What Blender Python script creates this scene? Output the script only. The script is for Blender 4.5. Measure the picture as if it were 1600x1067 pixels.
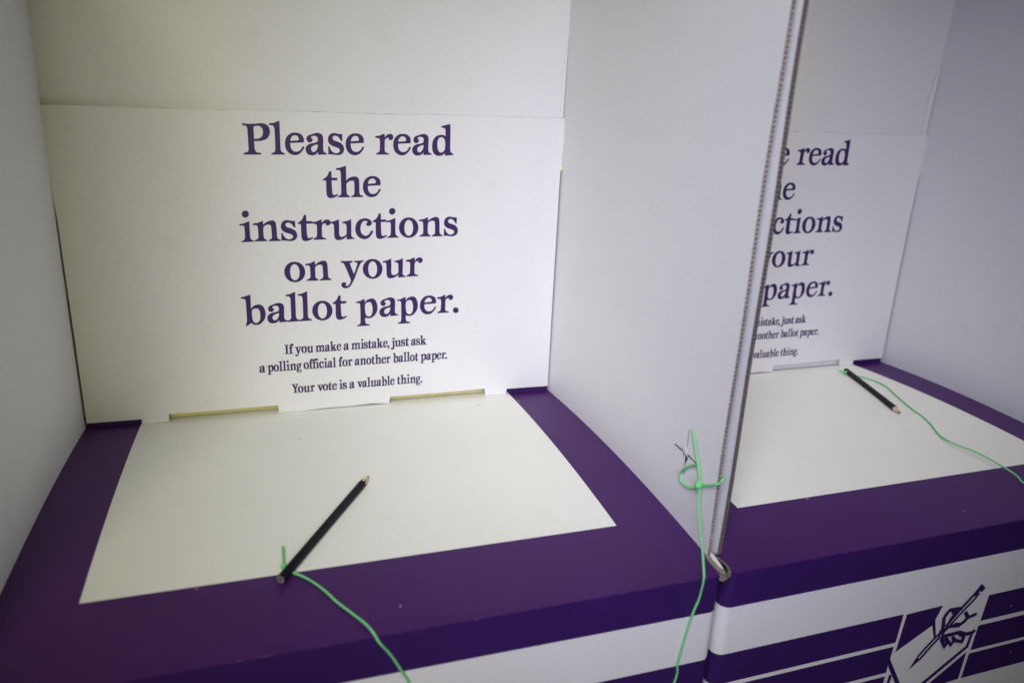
import bpy, math, random
from math import pi, sin, cos, radians
from mathutils import Vector, Matrix
from mathutils.geometry import tessellate_polygon

for o in list(bpy.data.objects): bpy.data.objects.remove(o)
SC = bpy.context.scene
COL = SC.collection

# ------------------------------------------------------------------ camera
cam_d = bpy.data.cameras.new("camera"); cam = bpy.data.objects.new("camera", cam_d); COL.objects.link(cam)
SC.camera = cam
cam_d.sensor_width = 36.0; cam_d.lens = 26.3154
cam_d.clip_start = 0.02; cam_d.clip_end = 60
cam.matrix_world = Matrix([[0.951192, 0.057299, -0.303234, 0.185262], [-0.305078, 0.322639, -0.896009, -0.780393], [0.046495, 0.944786, 0.324372, 0.348612], [0.0, 0.0, 0.0, 1.0]])
cam_d.dof.use_dof = True
cam_d.dof.focus_distance = 0.74
cam_d.dof.aperture_fstop = 4.2
cam_d.dof.aperture_blades = 7

# ------------------------------------------------------------------ light
W = bpy.data.worlds.new("World"); SC.world = W; W.use_nodes = True
bg = W.node_tree.nodes["Background"]
bg.inputs[0].default_value = (1.0, 0.95, 0.88, 1); bg.inputs[1].default_value = 0.012

def area(name, loc, tgt, sx, sy, power, col):
    l = bpy.data.lights.new(name, 'AREA'); l.shape = 'RECTANGLE'; l.size = sx; l.size_y = sy
    l.energy = power; l.color = col
    o = bpy.data.objects.new(name, l); COL.objects.link(o)
    o.location = loc
    o.rotation_euler = (Vector(tgt) - Vector(loc)).to_track_quat('-Z', 'Y').to_euler()
    return o
def lamp(name, loc, tgt, size, spread, rgb):
    """round soft box: rgb is radiant power per channel in watts"""
    l = bpy.data.lights.new(name, 'AREA'); l.shape = 'DISK'; l.size = size; l.spread = spread
    p = max(rgb); l.energy = p; l.color = [c / p for c in rgb]
    o = bpy.data.objects.new(name, l); COL.objects.link(o)
    o.location = loc; o.rotation_euler = (Vector(tgt) - Vector(loc)).to_track_quat('-Z', 'Y').to_euler()
    return o
AIM = (0.45, -0.12, 0.08)
lamp("upper_left_fill", (-0.3, -1.3, 1.0), AIM, 0.4, 0.9, (0.66, 0.635, 0.41))  # added soft box from upper left, narrow spread dims the corners
lamp("narrow_upper_fill", (0.0, -1.0, 1.3), (0.47, -0.14, 0.10), 0.4, 0.68, (0.58, 0.61, 0.54))  # added narrower soft box, lifts the middle against the corners
lamp("front_yellow_fill", (0.1, -1.5, 0.5), AIM, 0.4, 0.9, (0.56, 0.515, 0.03))  # added yellow soft box behind the camera, balanced by the blue one below
lamp("front_blue_fill", (0.1, -1.52, 0.5), (0.47, -0.14, 0.10), 0.4, 0.68, (0.005, 0.01, 0.46))  # added narrow blue soft box, cools the middle of the yellow one
lamp("left_blue_fill", (-0.4, -1.5, 0.8), (0.85, -0.10, 0.12), 0.4, 0.8, (0.04, 0.06, 0.49))  # added blue soft box from the left, cools the right booth
lamp("right_booth_fill", (0.8, -0.6, 1.4), (0.85, -0.10, 0.12), 0.4, 0.8, (0.36, 0.34, 0.31))  # added soft box, brightens the right booth and its shelf

SC.view_settings.view_transform = 'Standard'; SC.view_settings.look = 'None'
SC.view_settings.exposure = 0.0; SC.view_settings.gamma = 1.0
try: SC.view_settings.use_curve_mapping = False
except Exception: pass
SC.cycles.max_bounces = 8; SC.cycles.diffuse_bounces = 6
SC.cycles.use_denoising = True

# ------------------------------------------------------------------ materials
def newmat(name):
    m = bpy.data.materials.new(name); m.use_nodes = True
    nt = m.node_tree; b = nt.nodes["Principled BSDF"]
    return m, nt, b
def nd(nt, t, **kw):
    n = nt.nodes.new(t)
    for k, v in kw.items(): setattr(n, k, v)
    return n
def coords(nt, scale=(1, 1, 1)):
    tc = nd(nt, "ShaderNodeTexCoord"); mp = nd(nt, "ShaderNodeMapping"); mp.inputs['Scale'].default_value = scale
    nt.links.new(tc.outputs['Object'], mp.inputs['Vector']); return mp.outputs['Vector']
def noise(nt, vec, scale, detail=3, rough=0.55):
    n = nd(nt, "ShaderNodeTexNoise"); n.inputs['Scale'].default_value = scale; n.inputs['Detail'].default_value = detail
    n.inputs['Roughness'].default_value = rough; nt.links.new(vec, n.inputs['Vector']); return n.outputs['Fac']
def ramp(nt, fac, stops):
    r = nd(nt, "ShaderNodeValToRGB"); e = r.color_ramp.elements
    while len(e) < len(stops): e.new(0.5)
    for k, (p, c) in enumerate(stops):
        e[k].position = p; e[k].color = (*c, 1) if len(c) == 3 else c
    nt.links.new(fac, r.inputs['Fac']); return r.outputs['Color']
def mixc(nt, fac, a, b, mode='MIX'):
    n = nd(nt, "ShaderNodeMix"); n.data_type = 'RGBA'; n.blend_type = mode
    for sock, v in ((n.inputs[0], fac), (n.inputs[6], a), (n.inputs[7], b)):
        if hasattr(v, 'links'): nt.links.new(v, sock)
        elif isinstance(v, (int, float)): sock.default_value = v
        else: sock.default_value = (*v, 1)
    return n.outputs[2]
def bump(nt, b, h, strength, dist):
    bp = nd(nt, "ShaderNodeBump"); bp.inputs['Strength'].default_value = strength; bp.inputs['Distance'].default_value = dist
    nt.links.new(h, bp.inputs['Height']); nt.links.new(bp.outputs['Normal'], b.inputs['Normal'])
def madd(nt, a, ka, b_, kb):
    m1 = nd(nt, "ShaderNodeMath", operation='MULTIPLY'); nt.links.new(a, m1.inputs[0]); m1.inputs[1].default_value = ka
    m2 = nd(nt, "ShaderNodeMath", operation='MULTIPLY_ADD'); nt.links.new(b_, m2.inputs[0]); m2.inputs[1].default_value = kb
    nt.links.new(m1.outputs[0], m2.inputs[2]); return m2.outputs[0]

def white_card(name, tint=(0.80, 0.80, 0.79), flute=(0, 0, 1)):
    m, nt, b = newmat(name)
    v = coords(nt)
    big = noise(nt, v, 9, 4); fine = noise(nt, v, 900, 2)
    vs = coords(nt, (260, 260, 900) if flute[2] else (900, 260, 260)); fib = noise(nt, vs, 1.0, 3)
    c1 = ramp(nt, big, [(0.3, tuple(t * 0.965 for t in tint)), (0.7, tint)])
    c2 = ramp(nt, fib, [(0.3, (0.955, 0.955, 0.955)), (0.65, (1, 1, 1))])
    col = mixc(nt, 1.0, c1, c2, 'MULTIPLY')
    # faint handling smudges
    sm = noise(nt, coords(nt, (14, 14, 14)), 1.0, 6, 0.7)
    sm2 = ramp(nt, sm, [(0.60, (1, 1, 1)), (0.80, (0.935, 0.925, 0.90))])
    col = mixc(nt, 1.0, col, sm2, 'MULTIPLY')
    nt.links.new(col, b.inputs['Base Color'])
    b.inputs['Roughness'].default_value = 0.55; b.inputs['Specular IOR Level'].default_value = 0.32
    wv = nd(nt, "ShaderNodeTexWave"); wv.wave_type = 'BANDS'; wv.bands_direction = 'Z' if flute[2] else ('Y' if flute[1] else 'X')
    wv.inputs['Scale'].default_value = 52; wv.inputs['Distortion'].default_value = 0.6; wv.inputs['Detail'].default_value = 1
    nt.links.new(v, wv.inputs['Vector'])
    bump(nt, b, madd(nt, wv.outputs['Fac'], 0.09, fine, 0.7), 0.30, 0.0006)
    return m
def purple_card(name, base, rough, fleck=0.5, fold=False):
    m, nt, b = newmat(name)
    v = coords(nt)
    big = noise(nt, v, 14, 4); fine = noise(nt, v, 1100, 2)
    c1 = ramp(nt, big, [(0.3, tuple(t * 0.9 for t in base)), (0.7, tuple(t * 1.07 for t in base))])
    mt = ramp(nt, noise(nt, v, 700, 2), [(0.35, (0.9, 0.9, 0.9)), (0.7, (1.12, 1.12, 1.12))])
    c1 = mixc(nt, 1.0, c1, mt, 'MULTIPLY')
    # sparse chips where the ink is rubbed off
    vo = nd(nt, "ShaderNodeTexVoronoi"); vo.inputs['Scale'].default_value = 46; nt.links.new(v, vo.inputs['Vector'])
    d1 = nd(nt, "ShaderNodeMath", operation='LESS_THAN'); d1.inputs[1].default_value = 0.108
    wob = madd(nt, vo.outputs['Distance'], 1.0, noise(nt, v, 420, 2), 0.10)
    nt.links.new(wob, d1.inputs[0])
    sep = nd(nt, "ShaderNodeSeparateColor"); nt.links.new(vo.outputs['Color'], sep.inputs[0])
    d2 = nd(nt, "ShaderNodeMath", operation='GREATER_THAN'); d2.inputs[1].default_value = fleck
    nt.links.new(sep.outputs[0], d2.inputs[0])
    an = nd(nt, "ShaderNodeMath", operation='MULTIPLY'); nt.links.new(d1.outputs[0], an.inputs[0]); nt.links.new(d2.outputs[0], an.inputs[1])
    am = nd(nt, "ShaderNodeMath", operation='MULTIPLY'); nt.links.new(an.outputs[0], am.inputs[0]); am.inputs[1].default_value = 0.55
    col = mixc(nt, am.outputs[0], c1, (0.42, 0.38, 0.40))
    if fold:      # ink rubbed pale in dashes along the front fold
        sx = nd(nt, "ShaderNodeSeparateXYZ"); nt.links.new(v, sx.inputs[0])
        near = nd(nt, "ShaderNodeMapRange"); near.inputs[1].default_value = -D_FOLD + 0.0022; near.inputs[2].default_value = -D_FOLD + 0.0002
        nt.links.new(sx.outputs[1], near.inputs[0])
        dash = ramp(nt, noise(nt, coords(nt, (220, 500, 500)), 1.0, 4, 0.75), [(0.60, (0, 0, 0)), (0.70, (1, 1, 1))])
        mm = mixc(nt, 1.0, near.outputs[0], dash, 'MULTIPLY')
        m3 = nd(nt, "ShaderNodeMath", operation='MULTIPLY'); nt.links.new(mm, m3.inputs[0]); m3.inputs[1].default_value = 0.55
        col = mixc(nt, m3.outputs[0], col, (0.36, 0.30, 0.38))
    nt.links.new(col, b.inputs['Base Color'])
    b.inputs['Roughness'].default_value = rough; b.inputs['Specular IOR Level'].default_value = 0.42
    bump(nt, b, fine, 0.12, 0.0005)
    return m
def simple(name, base, rough=0.6, var=0.12, nscale=300, bmp=0.2, spec=0.4, dist=0.0005):
    m, nt, b = newmat(name); v = coords(nt)
    n = noise(nt, v, nscale, 3)
    c = ramp(nt, n, [(0.3, tuple(max(0, t * (1 - var)) for t in base)), (0.7, tuple(t * (1 + var) for t in base))])
    nt.links.new(c, b.inputs['Base Color']); b.inputs['Roughness'].default_value = rough; b.inputs['Specular IOR Level'].default_value = spec
    if bmp: bump(nt, b, n, bmp, dist)
    return m
M = {}
D_FOLD = 0.37303
M['white'] = white_card('white_cardboard')
M['sign'] = white_card('white_sign_card', (0.80, 0.80, 0.785))
M['shelf'] = white_card('white_shelf_card', (0.82, 0.815, 0.785), (0, 1, 0))
M['purple'] = purple_card('purple_printed_card', (0.051, 0.005, 0.106), 0.48, 0.70, True)
M['purple_front'] = purple_card('purple_front_card', (0.035, 0.0085, 0.100), 0.5, 0.8)
M['ink'] = simple('purple_ink', (0.042, 0.012, 0.105), 0.5, 0.10, 500, 0.05)
M['yellow'] = simple('yellow_sheet', (0.88, 0.84, 0.36), 0.6, 0.06)
def kraft(name, lo, hi):
    m, nt, b = newmat(name); v = coords(nt)
    wv = nd(nt, "ShaderNodeTexWave"); wv.bands_direction = 'Z'; wv.inputs['Scale'].default_value = 97; wv.inputs['Distortion'].default_value = 1.6
    nt.links.new(v, wv.inputs['Vector'])
    kc = ramp(nt, wv.outputs['Fac'], [(0.1, lo), (0.75, hi)])
    kc = mixc(nt, 1.0, kc, ramp(nt, noise(nt, v, 500, 3), [(0.3, (0.65, 0.65, 0.65)), (0.7, (1.1, 1.1, 1.1))]), 'MULTIPLY')
    nt.links.new(kc, b.inputs['Base Color']); b.inputs['Roughness'].default_value = 0.9
    bump(nt, b, madd(nt, wv.outputs['Fac'], 0.7, noise(nt, v, 700, 3), 0.5), 0.5, 0.0008)
    return m
M['kraft'] = kraft('corrugated_edge', (0.15, 0.118, 0.10), (0.33, 0.275, 0.235))
M['kraft_dark'] = kraft('dark_corrugated_edge', (0.095, 0.075, 0.065), (0.15, 0.122, 0.105))
M['string'] = simple('green_cord', (0.19, 0.62, 0.24), 0.8, 0.22, 1300, 0.6, 0.2)
M['black'] = simple('black_lacquer', (0.008, 0.008, 0.012), 0.42, 0.2, 400, 0.05, 0.14)
M['wood'] = simple('bare_pencil_wood', (0.66, 0.49, 0.30), 0.75, 0.2, 600, 0.2)
M['lead'] = simple('graphite', (0.05, 0.05, 0.055), 0.4, 0.2, 900, 0.1)
M['lead_pale'] = simple('worn_pencil_end', (0.17, 0.155, 0.15), 0.7, 0.5, 900, 0.3)
M['mark'] = simple('grey_scuff', (0.33, 0.31, 0.29), 0.8, 0.3, 900, 0)
M['tape'] = simple('old_tape_stain', (0.70, 0.665, 0.61), 0.5, 0.03, 200, 0)
M['torn'] = simple('torn_white_paper', (0.88, 0.88, 0.87), 0.8, 0.03, 800, 0.2)
M['dark'] = simple('painted_cut_shade', (0.02, 0.017, 0.015), 0.9, 0.2, 400, 0)  # near-black standing in for shade inside the slit and the torn pocket

# ------------------------------------------------------------------ mesh helpers
def link(name, verts, faces, mats, parent=None, fm=None, smooth=False, mw=None):
    me = bpy.data.meshes.new(name); me.from_pydata([tuple(v) for v in verts], [], faces)
    for mm in (mats if isinstance(mats, (list, tuple)) else [mats]): me.materials.append(mm)
    if fm:
        for p, i in zip(me.polygons, fm): p.material_index = i
    if smooth:
        for p in me.polygons: p.use_smooth = True
    me.validate(); me.update()
    o = bpy.data.objects.new(name, me); COL.objects.link(o)
    if parent: o.parent = parent
    return o
def empty(name, loc=(0, 0, 0), rz=0):
    o = bpy.data.objects.new(name, None); COL.objects.link(o); o.location = loc; o.rotation_euler = (0, 0, rz)
    o.empty_display_size = 0.05; return o
def tag(o, label, cat, group=None):
    o['label'] = label; o['category'] = cat
    if group: o['group'] = group
    return o
def crom(pts, n=6):
    P = [Vector(p) for p in pts]; out = []
    for i in range(len(P) - 1):
        p0 = P[i - 1] if i else 2 * P[0] - P[1]; p1, p2 = P[i], P[i + 1]
        p3 = P[i + 2] if i + 2 < len(P) else 2 * P[-1] - P[-2]
        for k in range(n):
            t = k / n
            out.append(0.5 * ((2 * p1) + (p2 - p0) * t + (2 * p0 - 5 * p1 + 4 * p2 - p3) * t * t + (3 * p1 - p0 - 3 * p2 + p3) * t ** 3))
    out.append(P[-1]); return out
def tube(pts, r, seg=12, n=6, pitch=0.0042):
    """two-ply twisted cord along a smooth path"""
    Q = crom(pts, 14); P = [Q[0]]; acc = 0
    step = 0.00055
    for a, c in zip(Q, Q[1:]):
        L = (c - a).length
        while L > 0 and acc + L >= step:
            a = a + (c - a) * ((step - acc) / L); P.append(a); L = (c - a).length; acc = 0
        acc += L
    P.append(Q[-1]); V, F = [], []
    up = Vector((0.13, 0.21, 1)).normalized(); N = len(P); s = 0
    rnd = random.Random(N)
    for i, p in enumerate(P):
        t = (P[min(i + 1, N - 1)] - P[max(i - 1, 0)]).normalized()
        a = t.cross(up)
        if a.length < 1e-3: a = t.cross(Vector((1, 0, 0)))
        a.normalize(); b_ = a.cross(t).normalized(); up = b_
        tw = 2 * pi * i * step / pitch
        w = 1 + 0.07 * sin(i * 0.083) + rnd.uniform(-0.03, 0.03)
        for k in range(seg):
            an = 2 * pi * k / seg; rr = r * w * (0.86 + 0.24 * abs(cos(an - tw)))
            V.append(p + a * cos(an) * rr + b_ * sin(an) * rr)
    for i in range(N - 1):
        for k in range(seg):
            F.append((i * seg + k, i * seg + (k + 1) % seg, (i + 1) * seg + (k + 1) % seg, (i + 1) * seg + k))
    F.append(tuple(range(seg))[::-1]); F.append(tuple((N - 1) * seg + k for k in range(seg)))
    return V, F
def join(parts):
    V, F = [], []
    for v, f in parts:
        o = len(V); V += list(v); F += [tuple(i + o for i in q) for q in f]
    return V, F
def prism(poly2d, f, t):
    """closed polygon (list of 2D) -> solid; f(u,v,d) maps to 3D, d in [0,t]"""
    n = len(poly2d)
    V = [f(u, v, 0) for u, v in poly2d] + [f(u, v, t) for u, v in poly2d]
    tri = tessellate_polygon([[Vector((u, v, 0)) for u, v in poly2d]])
    F = []
    for a, b_, c in tri:
        F.append((a, b_, c)); F.append((c + n, b_ + n, a + n))
    for i in range(n):
        j = (i + 1) % n; F.append((i, j, j + n, i + n))
    return V, F

# ------------------------------------------------------------------ lettering
GL = {
'P':[[(1.8,146.5,1),(12.5,146.2,0),(21.9,144.5,0),(41.1,144.9,0),(66.2,146.2,0),(79.9,148.8,0),(95.4,148.7,0),(110.7,144.8,0),(121.8,135.3,0),(127.3,121.7,0),(127.6,105.9,0),(123.2,91.9,0),(114.7,79.8,0),(102.5,71.6,0),(86.7,66.6,0),(71,64.5,0),(52.6,65.1,1),(52.2,42.7,0),(52.7,26.8,0),(56.4,16.9,0),(63.8,10.6,0),(75.5,9.7,0),(80.8,7,0),(80.8,1,1),(0,-1.1,1),(0.8,5.5,0),(5.5,9.6,0),(15.3,11.1,0),(21.4,16.2,0),(24,26.2,0),(24.2,42.1,0),(24.3,114.9,0),(22.7,126.6,0),(19.3,133.3,0),(11.9,136.4,0),(1.8,136.9,1)],[(52.8,127.8,1),(55,132.4,0),(60.7,135.1,0),(71.4,136.2,0),(82.9,134.2,0),(91.2,126.6,0),(95.3,114.9,0),(94.5,101.1,0),(89.9,89.1,0),(81.7,81,0),(69.7,76.3,0),(52.6,74.8,1)]],
'l':[[(0,145.7,0),(5,148.8,0),(18.8,150.2,0),(32.7,154.9,0),(44.8,160.8,0),(49.6,160,1),(49.2,133.4,0),(48.5,63.8,0),(48.2,27.7,0),(50.7,17.7,0),(56.7,11.4,0),(64.6,9.9,0),(67.2,6.9,0),(66.7,1.5,1),(4,-0.1,1),(4.3,5.8,0),(8,8.9,0),(15.1,11,0),(20.9,16.1,0),(23.3,25.2,0),(23.7,43.3,0),(24.4,116.9,0),(23.1,128.7,0),(19.9,135.5,0),(12.3,139.2,0),(1.6,139.5,1)]],
'e':[[(90.1,60.2,1),(91.6,73.2,0),(88.3,87.3,0),(80.1,97.7,0),(68.2,104.1,0),(51.5,106.3,0),(34.8,104.2,0),(20.3,96.1,0),(8.1,83,0),(1.7,66.5,0),(0,50,0),(1.9,33.6,0),(8.6,17.2,0),(20.3,5.6,0),(34.5,-0.8,0),(48.9,-1.5,0),(63.5,2.8,0),(77,13.8,0),(87,27,0),(92,36.6,0),(88.5,41.8,0),(82.9,40,0),(77.4,30.4,0),(68.7,20.7,0),(56.6,15.8,0),(44.5,16,0),(35.1,21.3,0),(28.1,31.8,0),(25.6,43.5,0),(25.4,56.2,1)],[(26.2,66.6,1),(29.4,78.8,0),(36.8,88.8,0),(47.6,93.6,0),(59.5,90.8,0),(65.8,82,0),(66.6,75.5,0),(62.7,70.2,0),(45.8,68.4,0)]],
'a':[[(32.1,98.9,0),(43.8,103.2,0),(54.3,106.2,0),(67.1,106.1,0),(78.5,101.3,0),(85.1,92.2,0),(87,80.7,0),(85.4,36.5,0),(85.7,24.8,0),(88.2,16,0),(93.9,11.4,0),(102,9.2,0),(103,2.9,1),(58.8,0.2,1),(59.3,13.8,1),(52.7,5.5,0),(44.3,0.2,0),(30.2,-3.1,0),(15.2,-0.5,0),(4.7,8.1,0),(0,23.2,0),(1.7,34.8,0),(9.1,45.8,0),(23.3,53.8,0),(44.3,58.2,0),(56.6,63.1,0),(60.1,70.1,0),(60.3,81.2,0),(54.8,89.2,0),(45.6,91.7,0),(35.2,90.3,0),(29.2,86.2,0),(29.7,80.5,0),(35.7,76,0),(35,69.1,0),(29.4,62,0),(20,59,0),(11,63.4,0),(6.7,72.6,0),(8.4,84.6,0),(16.8,93.3,0)],[(59.4,51.8,1),(58.9,38.3,0),(52.7,24.2,0),(44.9,15.9,0),(36.7,13.4,0),(29.2,18.6,0),(26.4,28.3,0),(29.5,37.7,0),(39.1,44.8,0),(50.9,49,0)]],
's':[[(63,102,0),(71.5,102.5,1),(71,68.6,1),(65.5,67.3,0),(59.8,76.6,0),(50.7,88,0),(39.1,93,0),(29.7,91.4,0),(23.6,85,0),(24.5,76.9,0),(31.3,70.5,0),(50,64.2,0),(64,57.5,0),(74.3,46,0),(78.6,30.1,0),(74.6,13.5,0),(62.3,2.7,0),(45.6,-1.6,0),(29.1,0.4,0),(12.6,2.3,0),(0,0.4,1),(0.2,40.2,1),(5.7,41.5,0),(11.1,28.7,0),(20.1,16,0),(34,8.5,0),(45.9,9.5,0),(55.6,16.7,0),(57.1,25,0),(51.4,32.4,0),(37.4,37.9,0),(21,43.5,0),(8.4,52.1,0),(1.1,64.7,0),(1.2,82.1,0),(8.7,96.7,0),(23.1,105.4,0),(39.5,105.8,0),(51.2,102.9,0)]],
'r':[[(0,89,0),(5.2,93.6,0),(22.2,95.9,0),(35.1,101.8,0),(47.4,106.2,1),(48.8,100.7,0),(48.9,87.5,1),(56.5,97.6,0),(68,104.3,0),(79.5,105.4,0),(89.4,100.4,0),(92.8,89.4,0),(88.4,78.7,0),(78.3,74.3,0),(69.1,76.3,0),(68.3,81.3,0),(70.1,85.2,0),(62,85,0),(53.4,80.9,0),(49.3,72.5,0),(48.2,53.6,0),(47.8,25.8,0),(49.4,16.8,0),(56.8,11.4,0),(66.9,8.8,0),(69.7,2.4,1),(4.2,1.2,1),(5.2,8.8,0),(15.3,12.6,0),(21.1,19.7,0),(22.7,33.6,0),(23.3,69.7,0),(21.1,79.3,0),(13.5,83.3,0),(0.8,84.4,1)]],
'd':[[(46.9,144.4,0),(55.5,148.8,0),(71.8,152.7,0),(86.7,156.7,0),(95.7,159.5,1),(97.6,127.5,0),(97.4,27.9,0),(100.6,16.5,0),(108.3,10.9,0),(114.4,6.7,0),(114.5,1.5,1),(69.1,-2.8,1),(68.9,10.1,1),(58.5,1.3,0),(43.5,-3.2,0),(25.5,-3.5,0),(10.4,6.8,0),(1.9,24.6,0),(0,48.7,0),(4,71.4,0),(14.3,88.6,0),(29.1,98.9,0),(48.5,103,0),(63.4,101.1,0),(71,96.8,1),(70.7,123.9,0),(67.6,133.7,0),(60.1,138.6,0),(48.1,140.2,1)],[(45.6,90.8,0),(59.1,87.7,0),(67.3,75.7,0),(70,50.2,0),(67.2,27.3,0),(58.3,17.1,0),(46.3,13.2,0),(35.2,20.4,0),(28.7,37.9,0),(27.9,60.7,0),(32.9,80.6,0)]],
't':[[(0,87.8,0),(3,92.2,0),(14.6,100,0),(24.7,111,0),(31.8,127.5,0),(37.4,131.3,0),(43.9,129.1,0),(43.9,117.8,0),(44,99.1,1),(72.4,98.7,1),(72.7,86.2,1),(43.5,85.3,1),(44.3,45.1,0),(45.2,25.2,0),(48.2,15.2,0),(55.3,11.9,0),(64.2,14.6,0),(70.5,17,0),(74.2,14.1,0),(71.8,9.7,0),(61.7,3,0),(48.3,-2.2,0),(35,-4.2,0),(22,1.4,0),(16.9,12.9,0),(15.5,34,0),(16.1,82.4,1),(11.8,84.6,0),(1,85,1)]],
'h':[[(0,142,0),(3,145.7,0),(18.3,147.7,0),(36,153.3,0),(46.1,157.9,0),(49.7,155.7,1),(50.1,121.7,0),(49.5,84.2,1),(60.9,95.4,0),(76.6,102.6,0),(92.2,104.9,0),(105.5,102.4,0),(113.1,93.6,0),(115.2,78,0),(115.1,33.4,0),(116.3,17.6,0),(121.3,10.9,0),(132.5,7.6,0),(134.1,0.8,1),(72.8,-0.4,1),(74.1,5.9,0),(83.1,9.7,0),(87.8,16.5,0),(89.3,33.3,0),(89.5,66.7,0),(88.8,76.7,0),(85.4,82.7,0),(76.1,83.7,0),(62.7,79.2,0),(53.6,72.1,0),(50.1,64.3,0),(50.2,28.7,0),(52,15.3,0),(57.4,9.7,0),(64.7,6.3,0),(65,-0.4,1),(5.4,-0.9,1),(6.7,5.1,0),(16.3,8.5,0),(21.4,15.2,0),(22.8,33,0),(22.8,114.8,0),(21.1,130.2,0),(16.9,135.2,0),(0.5,136.9,1)]],
'n':[[(0,88.1,0),(6.8,92.9,0),(25.7,95.9,0),(39.3,102,0),(48,105.9,1),(49.4,101.1,0),(50,86.3,1),(63.9,97,0),(80.2,104.9,0),(96.7,106.6,0),(107.7,101.2,0),(111.9,87.2,0),(113.6,60.2,0),(113.9,27.6,0),(116.2,16.7,0),(122.3,11.2,0),(130.1,7.8,0),(130.2,1.5,1),(71.3,1.6,1),(72.1,7.8,0),(82.2,11.7,0),(87.7,18.5,0),(88.4,33.4,0),(87.3,73.9,0),(84.5,82.8,0),(77.6,85.8,0),(66.7,84.9,0),(55.8,79.6,0),(50.3,71.6,0),(49,55.4,0),(49.2,25.7,0),(51.1,17.6,0),(56.1,12.1,0),(63,8.8,0),(63,1.7,1),(4.1,1.5,1),(4.7,6.9,0),(16.4,12.7,0),(22.7,19.3,0),(23.7,34.2,0),(23.1,69.2,0),(20.9,79.9,0),(14.9,83.7,0),(1.4,83.3,1)]],
'i':[[(0,86.5,0),(3.5,91.5,0),(16.8,93.3,0),(33.1,100.1,0),(46.7,105.1,1),(48.5,100,0),(47.6,69.1,0),(47.7,29.6,0),(50.4,16.8,0),(56.6,9.6,0),(64.5,6.7,0),(64.2,1.5,1),(4,-0.3,1),(4.9,5.4,0),(16.7,10.3,0),(21.2,18.7,0),(22.9,32.8,0),(23.2,69.4,0),(21.3,80.7,0),(13.5,83.5,0),(0.2,82.3,1)],[(48.6,140.5,0),(46.9,133.8,0),(42.9,128.1,0),(37.2,124.3,0),(30.6,123,0),(24.2,124.4,0),(19,128.3,0),(15.8,134,0),(14.9,140.7,0),(16.6,147.3,0),(20.7,153,0),(26.4,156.7,0),(32.9,158,0),(39.2,156.7,0),(44.5,152.9,0),(47.8,147.2,0)]],
'u':[[(0,86.5,0),(5.2,91.9,0),(20.2,95.1,0),(35.3,100.3,0),(45.8,105.2,1),(46.3,63.9,0),(45.1,33.2,0),(47.1,20.8,0),(52.5,15.1,0),(61.6,13.5,0),(73.8,18.4,0),(83.6,27.1,1),(83.3,69,0),(80.3,78.3,0),(74.3,83.1,0),(62.8,84.9,0),(62.3,90.4,0),(74.4,93.2,0),(92.6,97.9,0),(108.4,105.8,1),(108.5,62.2,0),(107.3,25.1,0),(109.7,14.2,0),(116.4,8.7,0),(124.1,5.4,0),(124.1,1.3,1),(82.7,-1.1,1),(83.5,15,1),(70.6,4.6,0),(52.3,-2.6,0),(34.1,-3.5,0),(24.2,3.9,0),(20.1,18.5,0),(19.6,49.3,0),(19.3,70.7,0),(17,80,0),(11,83.8,0),(1.4,82.8,1)]],
'c':[[(89.1,42.9,0),(92,37.2,0),(86.8,25.4,0),(75.2,9.5,0),(59.9,-0.4,0),(42.3,-2.7,0),(25,3.4,0),(10.3,16.3,0),(2,34.1,0),(0,52.3,0),(3,72.3,0),(12,89.8,0),(27.2,101.7,0),(44.6,106.6,0),(62,105.7,0),(76.9,99.3,0),(85.4,89.2,0),(86.5,80.3,0),(82.6,71.5,0),(73.7,66.6,0),(63.8,67.2,0),(56.9,72.5,0),(56.5,78.8,0),(62.8,83.8,0),(63.7,88.1,0),(56.8,92.9,0),(46.8,93,0),(37.3,87.1,0),(30.8,74.6,0),(26.9,57,0),(28.3,39.3,0),(34.7,25.3,0),(45.2,17.6,0),(57.7,15.6,0),(70.4,23.6,0),(78.2,34.9,0),(83.3,42.2,0)]],
'o':[[(104.5,51.8,0),(102,34.4,0),(94.6,19.4,0),(83.2,7.6,0),(68.5,0.2,0),(51.8,-2.2,0),(35.2,0.7,0),(20.7,8.5,0),(9.5,20.5,0),(2.4,35.7,0),(0,52.9,0),(2.6,70.1,0),(9.9,85,0),(21.3,96.6,0),(35.7,104,0),(52.2,106.4,0),(68.8,103.8,0),(83.3,96.1,0),(94.7,84.2,0),(102,69.1,0)],[(75.8,50.8,0),(74.6,36.9,0),(71.4,25.2,0),(66.3,16.2,0),(59.8,10.5,0),(52.1,8.6,0),(44.5,10.7,0),(38,16.6,0),(33,25.7,0),(29.9,37.5,0),(28.9,51.3,0),(30.1,65.1,0),(33.3,76.6,0),(38.3,85.6,0),(44.8,91.3,0),(52.4,93.2,0),(60.1,91.1,0),(66.5,85.4,0),(71.5,76.3,0),(74.7,64.6,0)]],
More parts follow.
